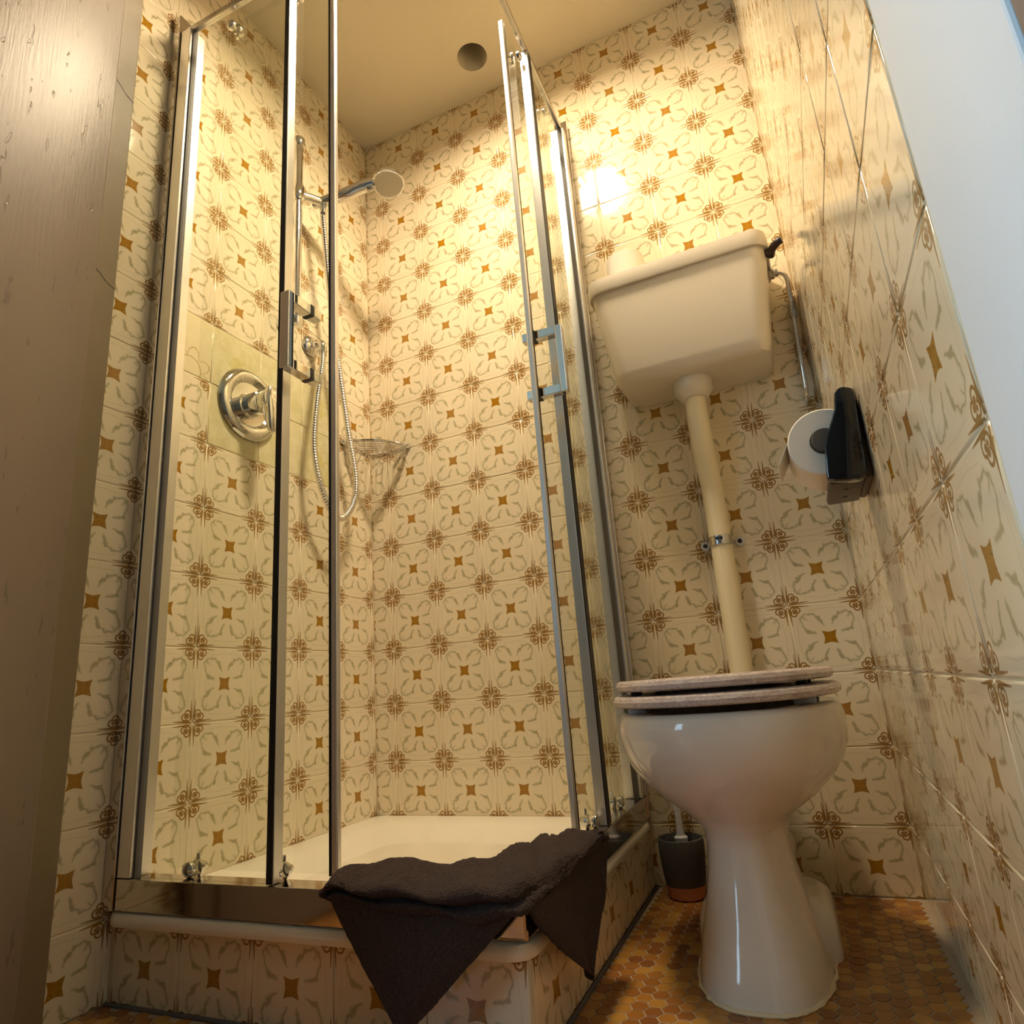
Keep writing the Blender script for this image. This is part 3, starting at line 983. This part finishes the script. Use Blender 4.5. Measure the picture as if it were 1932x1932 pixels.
obj('back_wire', bm, M_CHROME_DULL, basket)
for p, q in (((0.0065, -BR - 0.004, BZ + 0.002), (1, 0, 0)), ((BR + 0.004, -0.0065, BZ + 0.002), (0, -1, 0))):
    b0 = Vector(p) - Vector(q) * 0.006
    obj('wall_fixing', lathe(b0, q, [(0.009, 0.0005), (0.010, 0.004), (0.008, 0.010), (0.006, 0.014), (0.001, 0.016)], 16), M_CHROME, basket)
    tip = Vector(p)
    other = Vector((0.038, -BR + 0.012, BZ + 0.004)) if q[0] else Vector((BR - 0.020, -0.028, BZ + 0.004))
    obj('end_bracket', tube([tip, (tip + other) / 2 + Vector((0, 0, 0.006)), other], 0.0045, 8), M_CHROME, basket)

# ------------------------------------------------------------------ towel over the corner of the shower entrance
def grid_mesh(bm, rows_):
    vs_ = [[bm.verts.new(p) for p in rw] for rw in rows_]
    for a, b in zip(vs_[:-1], vs_[1:]):
        for i in range(len(a) - 1):
            bm.faces.new((a[i], a[i + 1], b[i + 1], b[i]))
    return vs_
def fuzz(p, amt=0.0016, sc=240):
    n1 = noise.noise_vector(Vector(p) * sc)
    n2 = noise.noise_vector(Vector(p) * 38) * 1.2
    return Vector(p) + (n1 + n2) * amt

def towel_body():
    # stations along the rails: lower edge E of the folded layer, crest T, ridge K, tuck I (inside the shower)
    st = [  # E                      T                        K                        I
        ((0.486, -0.790, 0.196), (0.484, -0.788, 0.206), (0.490, -0.772, 0.212), (0.500, -0.752, 0.206)),
        ((0.500, -0.797, 0.194), (0.500, -0.795, 0.213), (0.508, -0.752, 0.222), (0.520, -0.722, 0.205)),
        ((0.545, -0.801, 0.191), (0.545, -0.800, 0.214), (0.548, -0.732, 0.226), (0.560, -0.705, 0.200)),
        ((0.610, -0.803, 0.187), (0.610, -0.802, 0.213), (0.608, -0.728, 0.225), (0.612, -0.700, 0.195)),
        ((0.675, -0.803, 0.184), (0.672, -0.801, 0.212), (0.660, -0.722, 0.223), (0.650, -0.695, 0.192)),
        ((0.730, -0.802, 0.183), (0.724, -0.797, 0.214), (0.690, -0.700, 0.224), (0.670, -0.672, 0.190)),
        ((0.768, -0.796, 0.186), (0.760, -0.782, 0.218), (0.706, -0.664, 0.227), (0.685, -0.640, 0.190)),
        ((0.790, -0.775, 0.192), (0.778, -0.752, 0.221), (0.716, -0.622, 0.228), (0.695, -0.600, 0.190)),
        ((0.797, -0.720, 0.198), (0.786, -0.700, 0.222), (0.724, -0.584, 0.226), (0.700, -0.565, 0.190)),
        ((0.799, -0.650, 0.202), (0.790, -0.640, 0.221), (0.734, -0.550, 0.224), (0.710, -0.532, 0.188)),
        ((0.799, -0.570, 0.204), (0.791, -0.568, 0.219), (0.748, -0.524, 0.221), (0.722, -0.500, 0.190)),
        ((0.798, -0.505, 0.205), (0.790, -0.505, 0.216), (0.762, -0.498, 0.216), (0.735, -0.482, 0.195)),
        ((0.795, -0.480, 0.205), (0.788, -0.480, 0.211), (0.772, -0.478, 0.211), (0.752, -0.472, 0.202)),
    ]
    cross = []
    for E, Tt, K, I in st:
        E, Tt, K, I = Vector(E), Vector(Tt), Vector(K), Vector(I)
        inward = (K - E); inward.z = 0
        inward.normalize()
        under = E + inward * 0.022 + Vector((0, 0, 0.002))
        low = E + inward * 0.006 + Vector((0, 0, -0.0045))
        si = len(cross)
        slit = (1.0 if si < 6 else max(0.0, 1 - (si - 5) / 3)) * (0.35 if si == 0 else 1.0)
        out = E.lerp(Tt, 0.20) - inward * 0.002
        cut = E.lerp(Tt, 0.36) + inward * 0.012 * slit - inward * 0.003
        out2 = E.lerp(Tt, 0.60) - inward * 0.006
        mid = Tt.lerp(K, 0.5) + Vector((0, 0, 0.003))
        cross.append(catmull([under, low, E, out, cut, out2, Tt, mid, K, I, I + inward * 0.006 + Vector((0, 0, -0.03))], 7))
    m = len(cross[0])
    cols = [catmull([c[i] for c in cross], 16) for i in range(m)]
    rows_ = [[fuzz(cols[i][j] + Vector((0, 0, 0.003 * math.sin(j * 0.21 + i * 0.10)))) for i in range(m)] for j in range(len(cols[0]))]
    # two pressed dobby bands across the towel near its right end
    for j, rw in enumerate(rows_):
        for band in (118, 138):
            if abs(j - band) <= 1:
                for i in range(28, m - 14): rw[i] = rw[i] - Vector((0, 0, 0.0028))
    return rows_
bm = bmesh.new()
grid_mesh(bm, towel_body())
# front corner hanging over the tray rim
TL, TR, AP = Vector((0.489, -0.790, 0.197)), Vector((0.772, -0.786, 0.186)), Vector((0.618, -0.808, 0.046))
rows_ = []
n1, n2 = 60, 70
for i in range(n1 + 1):
    t_ = i / n1
    a = TL.lerp(AP, t_); b = TR.lerp(AP, t_)
    rw = []
    for j in range(n2 + 1):
        u = j / n2
        p = a.lerp(b, u)
        p.y -= 0.010 * math.sin(PI * u) * (1 - t_) + 0.004 * math.sin(u * 9 + t_ * 3) * (1 - t_)
        p.z -= 0.004 * math.sin(PI * u) * (1 - t_)
        rw.append(fuzz(p, 0.0005))
    rows_.append(rw)
grid_mesh(bm, rows_)
# side corner hanging over the right-hand rim
Lp = catmull([(0.787, -0.782, 0.190), (0.790, -0.757, 0.162), (0.794, -0.695, 0.113), (0.797, -0.612, 0.058)], 20)
Rp = catmull([(0.797, -0.482, 0.204), (0.792, -0.509, 0.128), (0.790, -0.538, 0.100), (0.796, -0.606, 0.0575)], 20)
rows_ = []
for a, b in zip(Lp, Rp):
    rw = []
    for j in range(61):
        u = j / 60
        p = a.lerp(b, u)
        p.x += 0.006 * math.sin(u * 7.0 + 0.5) * (1 - 0.5 * u)
        rw.append(fuzz(p, 0.0005))
    rows_.append(rw)
grid_mesh(bm, rows_)
towel = obj('bath_towel', bm, M_TOWEL, angle=180)
so_ = towel.modifiers.new('thickness', 'SOLIDIFY'); so_.thickness = 0.006; so_.offset = -1
tag(towel, 'dark brown terry towel draped over the corner of the shower entrance', 'towel')

# ------------------------------------------------------------------ toilet
TX = 1.000
def egg(cx, hw, yf, yb, z, n=40, p=2.3, wide=0.58):
    """closed egg outline: front at yf (towards the door), back at yb; widest point a little behind the middle"""
    ym = yb + (yf - yb) * (1 - wide)
    out = []
    for k in range(n):
        a = 2 * PI * k / n
        c, s_ = math.cos(a), math.sin(a)
        x = hw * math.copysign(abs(c) ** (2 / p), c)
        ly = (yb - ym) if s_ > 0 else (ym - yf)
        y = ym + ly * math.copysign(abs(s_) ** (2 / p), s_)
        out.append((cx + x, y, z))
    return out

toilet = empty('toilet', (TX, -0.36, 0), 'beige white ceramic toilet bowl with closed limed wood seat', 'toilet')
bm = bmesh.new()
sec = [(0.000, 0.098, -0.534, -0.190, 2.6), (0.012, 0.097, -0.532, -0.190, 2.6), (0.050, 0.089, -0.518, -0.200, 2.5), (0.100, 0.076, -0.500, -0.220, 2.4),
       (0.150, 0.066, -0.486, -0.240, 2.3), (0.185, 0.063, -0.480, -0.245, 2.2), (0.210, 0.068, -0.482, -0.240, 2.2), (0.232, 0.092, -0.502, -0.220, 2.2),
       (0.255, 0.125, -0.530, -0.194, 2.2), (0.280, 0.152, -0.557, -0.168, 2.2), (0.305, 0.170, -0.578, -0.152, 2.25), (0.330, 0.180, -0.593, -0.145, 2.3),
       (0.350, 0.182, -0.598, -0.142, 2.35), (0.368, 0.1825, -0.601, -0.140, 2.4), (0.384, 0.179, -0.598, -0.140, 2.4), (0.390, 0.175, -0.594, -0.142, 2.4),
       (0.392, 0.168, -0.588, -0.148, 2.4), (0.391, 0.140, -0.558, -0.180, 2.3), (0.380, 0.132, -0.548, -0.190, 2.3), (0.320, 0.118, -0.530, -0.205, 2.2), (0.250, 0.070, -0.44, -0.27, 2.2)]
loft(bm, [egg(TX, hw, yf, yb, z, 48, p_) for z, hw, yf, yb, p_ in sec])
# rear foot with the outlet and the flush horn at the back
add_l = [(z, x0, x1, y0, y1) for z, x0, x1, y0, y1 in ((0.0, 0.893, 1.112, -0.350, -0.150), (0.045, 0.895, 1.110, -0.345, -0.152), (0.066, 0.902, 1.103, -0.335, -0.158), (0.076, 0.915, 1.090, -0.320, -0.168))]
loft(bm, [rrect(x0, y0, x1, y1, 0.035, z, 6) for z, x0, x1, y0, y1 in add_l])
loft(bm, [rrect(TX - 0.11, -0.20, TX + 0.11, -0.070, 0.03, z, 6) for z in (0.330, 0.345, 0.386, 0.392)])
add_tube(bm, [(TX, -0.24, 0.07), (TX, -0.15, 0.085), (TX, -0.004, 0.09)], 0.052, 20)
obj('bowl', bm, M_CERAMIC, toilet, angle=50)
# ragged bead of sealant round the foot
ring = egg(TX, 0.0995, -0.5355, -0.188, 0.0015, 90, 2.6)
ring = [(x + random.gauss(0, 0.0007), y + random.gauss(0, 0.0007), z) for x, y, z in ring]
bm = bmesh.new()
add_tube(bm, ring + [ring[0]], 0.003, 6, True, [0.0030 + random.uniform(-0.0012, 0.0014) for _ in range(len(ring) + 1)])
obj('sealant_bead', bm, M_GROUT, toilet)

def slab(z0, z1, hw, yf, yb, p_=2.25, hole=None, bev=0.006):
    bm_ = bmesh.new()
    prof = ((z0, bev), (z0 + bev * 0.4, bev * 0.3), ((z0 + z1) / 2, 0.0), (z1 - bev * 0.5, bev * 0.35), (z1, bev * 1.3))
    outer = [egg(TX, hw - i, yf + i, yb - i, z, 56, p_) for z, i in prof]
    if hole is None:
        loft(bm_, outer)
    else:
        hhw, hyf, hyb = hole
        inner = [egg(TX, hhw + i, hyf - i, hyb + i, z, 56, p_) for z, i in reversed(prof)]
        loft(bm_, outer + inner + [outer[0]], False, False)
        bmesh.ops.remove_doubles(bm_, verts=bm_.verts[:], dist=1e-6)
    return bm_
seat = obj('seat', slab(0.4028, 0.4200, 0.1850, -0.612, -0.160, hole=(0.112, -0.520, -0.245)), M_WOOD, toilet)
lid = obj('lid', slab(0.4270, 0.4440, 0.1775, -0.606, -0.165), M_WOOD, toilet)
def bumper(x, y, z0, z1, s_=0.010, mat=M_RUBBER):
    return box((x - s_, y - s_, z0), (x + s_, y + s_, z1), 0.002)
for x, y in ((0.872, -0.47), (1.128, -0.47), (0.868, -0.26), (1.132, -0.26)):
    obj('bumper', box((x - 0.016, y - 0.010, 0.3915), (x + 0.016, y + 0.010, 0.4045), 0.002), M_WASHER, seat)
    obj('bumper', box((x - 0.008, y - 0.009, 0.4190), (x + 0.008, y + 0.009, 0.4285), 0.002), M_RUBBER, lid)
for x in (0.935, 1.065):
    bm = bmesh.new()
    add_tube(bm, [(x - 0.022, -0.158, 0.420), (x + 0.022, -0.158, 0.420)], 0.010, 14)
    add_lathe(bm, (x, -0.150, 0.3915), (0, 0, 1), [(0.015, 0), (0.015, 0.006), (0.008, 0.010), (0.008, 0.028)], 18)
    obj('hinge', bm, M_CHROME, toilet)

# ------------------------------------------------------------------ cistern and pipes
cistern = empty('cistern', (1.010, -0.10, 1.125), 'wall hung ivory plastic cistern above the toilet', 'cistern')
bm = bmesh.new()
loft(bm, [rrect(x0, y0, x1, -0.002, rr, z, 7) for z, x0, x1, y0, rr in (
    (1.124, 0.852, 1.172, -0.150, 0.02), (1.127, 0.842, 1.182, -0.164, 0.03), (1.136, 0.836, 1.187, -0.173, 0.036), (1.152, 0.833, 1.190, -0.178, 0.040),
    (1.250, 0.819, 1.202, -0.188, 0.038), (1.350, 0.806, 1.213, -0.197, 0.036), (1.366, 0.806, 1.213, -0.197, 0.036))])
obj('body', bm, M_PLASTIC, cistern)
bm = bmesh.new()
loft(bm, [rrect(x0, y0, x1, -0.001, rr, z, 7) for z, x0, x1, y0, rr in (
    (1.362, 0.803, 1.216, -0.200, 0.036), (1.360, 0.799, 1.220, -0.205, 0.040), (1.364, 0.797, 1.222, -0.207, 0.042), (1.388, 0.797, 1.222, -0.207, 0.042),
    (1.398, 0.798, 1.221, -0.206, 0.041), (1.4008, 0.802, 1.217, -0.202, 0.038), (1.4012, 0.811, 1.208, -0.193, 0.034))])
obj('lid', bm, M_PLASTIC, cistern)
bm = bmesh.new()
add_tube(bm, [(1.205, -0.165, 1.352), (1.2255, -0.165, 1.352)], 0.008, 12)
add_tube(bm, catmull([(1.2235, -0.150, 1.353), (1.2275, -0.168, 1.356), (1.2395, -0.182, 1.360), (1.2500, -0.186, 1.362)], 5), 0.009, 12)
obj('flush_lever', bm, M_DARKBROWN, cistern)
obj('outlet_nut', lathe((1.003, -0.090, 1.128), (0, 0, -1), [(0.0445, 0), (0.0445, 0.030), (0.041, 0.036), (0.032, 0.050), (0.0275, 0.053)], 40), M_PLASTIC, cistern)

fp = empty('flush_pipe', (1.003, -0.04, 0.40), 'yellowed plastic flush pipe from cistern down to the toilet', 'pipe')
pp = catmull([(1.003, -0.090, 1.0752), (1.003, -0.090, 1.040), (1.003, -0.088, 0.990), (1.003, -0.068, 0.930), (1.004, -0.045, 0.870), (1.004, -0.040, 0.820),
              (1.004, -0.040, 0.700), (1.003, -0.040, 0.500), (1.003, -0.042, 0.430), (1.002, -0.050, 0.392), (1.001, -0.066, 0.374)], 8)
obj('pipe', tube(pp, 0.0245, 28), M_PLASTIC_Y, fp)
clip = empty('pipe_clip', (1.004, -0.02, 0.728), 'metal clip holding the flush pipe to the wall', 'pipe clip')
obj('band', lathe((1.004, -0.040, 0.727), (0, 0, 1), [(0.0262, 0), (0.0272, 0.001), (0.0272, 0.021), (0.0262, 0.022)], 36), M_CHROME_DULL, clip)
for s_ in (-1, 1):
    wsh = obj('washer', lathe((1.004 + s_ * 0.0395, -0.0006, 0.738), (0, -1, 0), [(0.0115, 0), (0.0115, 0.005), (0.0095, 0.008)], 22), M_WASHER, clip)
    obj('screw', lathe((1.004 + s_ * 0.0395, -0.0088, 0.738), (0, -1, 0), [(0.0052, 0), (0.0052, 0.002), (0.003, 0.0032)], 12), M_SCREW, wsh)
for x_ in (1.000, 1.009):
    obj('clamp_screw', tube([(x_, -0.0665, 0.741), (x_, -0.0705, 0.741)], 0.0035, 8), M_SCREW, clip)

sp = empty('supply_pipe', (1.245, -0.04, 1.04), 'thin chrome water supply pipe right of the cistern', 'pipe')
obj('pipe', tube(catmull([(1.2145, -0.085, 1.345), (1.226, -0.085, 1.346), (1.243, -0.083, 1.341), (1.2505, -0.080, 1.325), (1.2505, -0.074, 1.29),
                          (1.2490, -0.066, 1.240), (1.2460, -0.050, 1.130), (1.2445, -0.040, 1.070), (1.2440, -0.030, 1.048), (1.2440, -0.002, 1.040)], 7), 0.0052, 14), M_CHROME, sp)
obj('union_nut', lathe((1.2150, -0.085, 1.3455), (1, 0, 0), [(0.0115, 0), (0.0125, 0.002), (0.0125, 0.010), (0.009, 0.013), (0.009, 0.019)], 12), M_CHROME_DULL, sp)
bm = bmesh.new()
ax_ = Vector((-0.002, 0.016, -0.10)).normalized()
c0 = Vector((1.2498, -0.0705, 1.268))
add_lathe(bm, c0, ax_, [(0.0075, 0), (0.0095, 0.003), (0.0095, 0.012), (0.0075, 0.014), (0.0075, 0.020), (0.0102, 0.022), (0.0102, 0.034), (0.008, 0.038)], 12)
obj('coupling', bm, M_CHROME_DULL, sp)

# ------------------------------------------------------------------ toilet paper
def roll(name, c, axis_, rad, core, width, label, parent_mat=M_PAPER, tail=None):
    e_ = empty(name, Vector(c) - Vector((0, 0, rad if abs(Vector(axis_).z) < 0.5 else 0)), label, 'toilet roll')
    a_ = Vector(axis_).normalized()
    b0 = Vector(c)
    bm_ = bmesh.new()
    prof = [(core, 0), (rad - 0.002, 0), (rad, 0.002), (rad, width - 0.002), (rad - 0.002, width), (core, width), (core, 0)]
    add_lathe(bm_, b0, a_, prof, 48, False)
    bmesh.ops.remove_doubles(bm_, verts=bm_.verts[:], dist=1e-6)
    obj('paper', bm_, M_PAPER, e_)
    bm_ = bmesh.new()
    add_lathe(bm_, b0, a_, [(core - 0.0005, 0.001), (core - 0.0005, width - 0.001), (core - 0.0018, width - 0.001), (core - 0.0018, 0.001), (core - 0.0005, 0.001)], 32, False)
    bmesh.ops.remove_doubles(bm_, verts=bm_.verts[:], dist=1e-6)
    obj('core', bm_, M_CARD, e_)
    if tail:
        bm_ = bmesh.new()
        loft(bm_, tail)
        obj('tail_sheet', bm_, M_PAPER, e_)
    return e_
roll('toilet_roll', (0.886, -0.100, 1.4016), (0, 0, 1), 0.0480, 0.021, 0.098, 'spare white toilet roll standing on the cistern lid')

RCX, RCZ, RRAD = 1.2180, 0.7465, 0.0480
tl = []
for y in (-0.618, -0.522):
    a_ = [Vector((RCX - RRAD * math.cos(t_), y, RCZ + RRAD * math.sin(t_))) for t_ in (0.9, 0.7, 0.55)]
    tip = [Vector((1.1715, y, 0.757)), Vector((1.1625, y, 0.741)), Vector((1.1530, y, 0.7235))]
    ln_ = a_ + tip
    tl.append([tuple(q) for q in ln_] + [(q.x + 0.0008, q.y, q.z - 0.0010) for q in reversed(ln_)])
roll('toilet_roll', (RCX, -0.620, RCZ), (0, 1, 0), RRAD, 0.019, 0.100, 'started white toilet roll in the black holder on the right wall', tail=tl)

holder = empty('toilet_paper_holder', (1.24, -0.57, 0.684), 'glossy black toilet roll holder on the right tiled wall', 'paper holder')
armp = [(1.2518, 0.809), (1.2455, 0.8078), (1.2400, 0.802), (1.2385, 0.7935), (1.2362, 0.780), (1.2290, 0.7640), (1.2195, 0.745), (1.2150, 0.7290), (1.2125, 0.710),
        (1.2105, 0.695), (1.2100, 0.684), (1.2180, 0.6815), (1.2334, 0.6795), (1.2480, 0.6785), (1.2560, 0.6805), (1.2590, 0.700), (1.2600, 0.730), (1.2625, 0.770), (1.2640, 0.797), (1.2605, 0.805)]
obj('arm', prism(armp, 'y', -0.650, -0.6245, 0.003), M_BLACK, holder, angle=40)
obj('base', box((1.2115, -0.6245, 0.6800), (1.2560, -0.502, 0.6925), 0.004), M_BLACK_MATT, holder)
obj('wall_plate', box((1.2560, -0.6245, 0.6830), (W - 0.0004, -0.502, 0.815), 0.004), M_BLACK_MATT, holder)
obj('spindle', lathe((RCX, -0.6245, RCZ), (0, 1, 0), [(0.0155, -0.006), (0.0170, 0.0), (0.0165, 0.014), (0.012, 0.016), (0.012, 0.10)], 24), M_BLACK_MATT, holder)
for y in (-0.59, -0.545):
    obj('screw', lathe((1.234, y, 0.6802), (0, 0, -1), [(0.0032, 0), (0.0032, 0.0012), (0.001, 0.0015)], 10), M_SCREW, holder)

# ------------------------------------------------------------------ toilet brush
BX, BY = 0.8255, -0.062
brush = empty('toilet_brush', (BX, BY, 0), 'grey stone toilet brush pot with copper foot and white brush', 'toilet brush')
obj('pot', lathe((BX, BY, 0.0), (0, 0, 1), [(0.0405, 0.026), (0.0435, 0.045), (0.0475, 0.085), (0.0480, 0.108), (0.0470, 0.114), (0.0445, 0.115), (0.0435, 0.106), (0.039, 0.04), (0.01, 0.036)], 40), M_BRUSH_GREY, brush)
obj('foot', lathe((BX, BY, 0.0006), (0, 0, 1), [(0.034, 0), (0.0370, 0.003), (0.0402, 0.0255)], 40), M_COPPER, brush)
bw = obj('brush', lathe((BX + 0.002, BY, 0.045), (0, 0, 1), [(0.008, 0), (0.008, 0.05), (0.013, 0.062), (0.0145, 0.070), (0.009, 0.074), (0.0068, 0.090), (0.0068, 0.30), (0.004, 0.306)], 24), M_WASHER, brush)
bm = bmesh.new()
for k in range(40):
    a = 2 * PI * k / 40
    add_tube(bm, [(BX + 0.010 * math.cos(a), BY + 0.010 * math.sin(a), 0.09), (BX + 0.036 * math.cos(a), BY + 0.036 * math.sin(a), 0.098)], 0.0012, 5)
obj('bristles', bm, M_WASHER, bw)
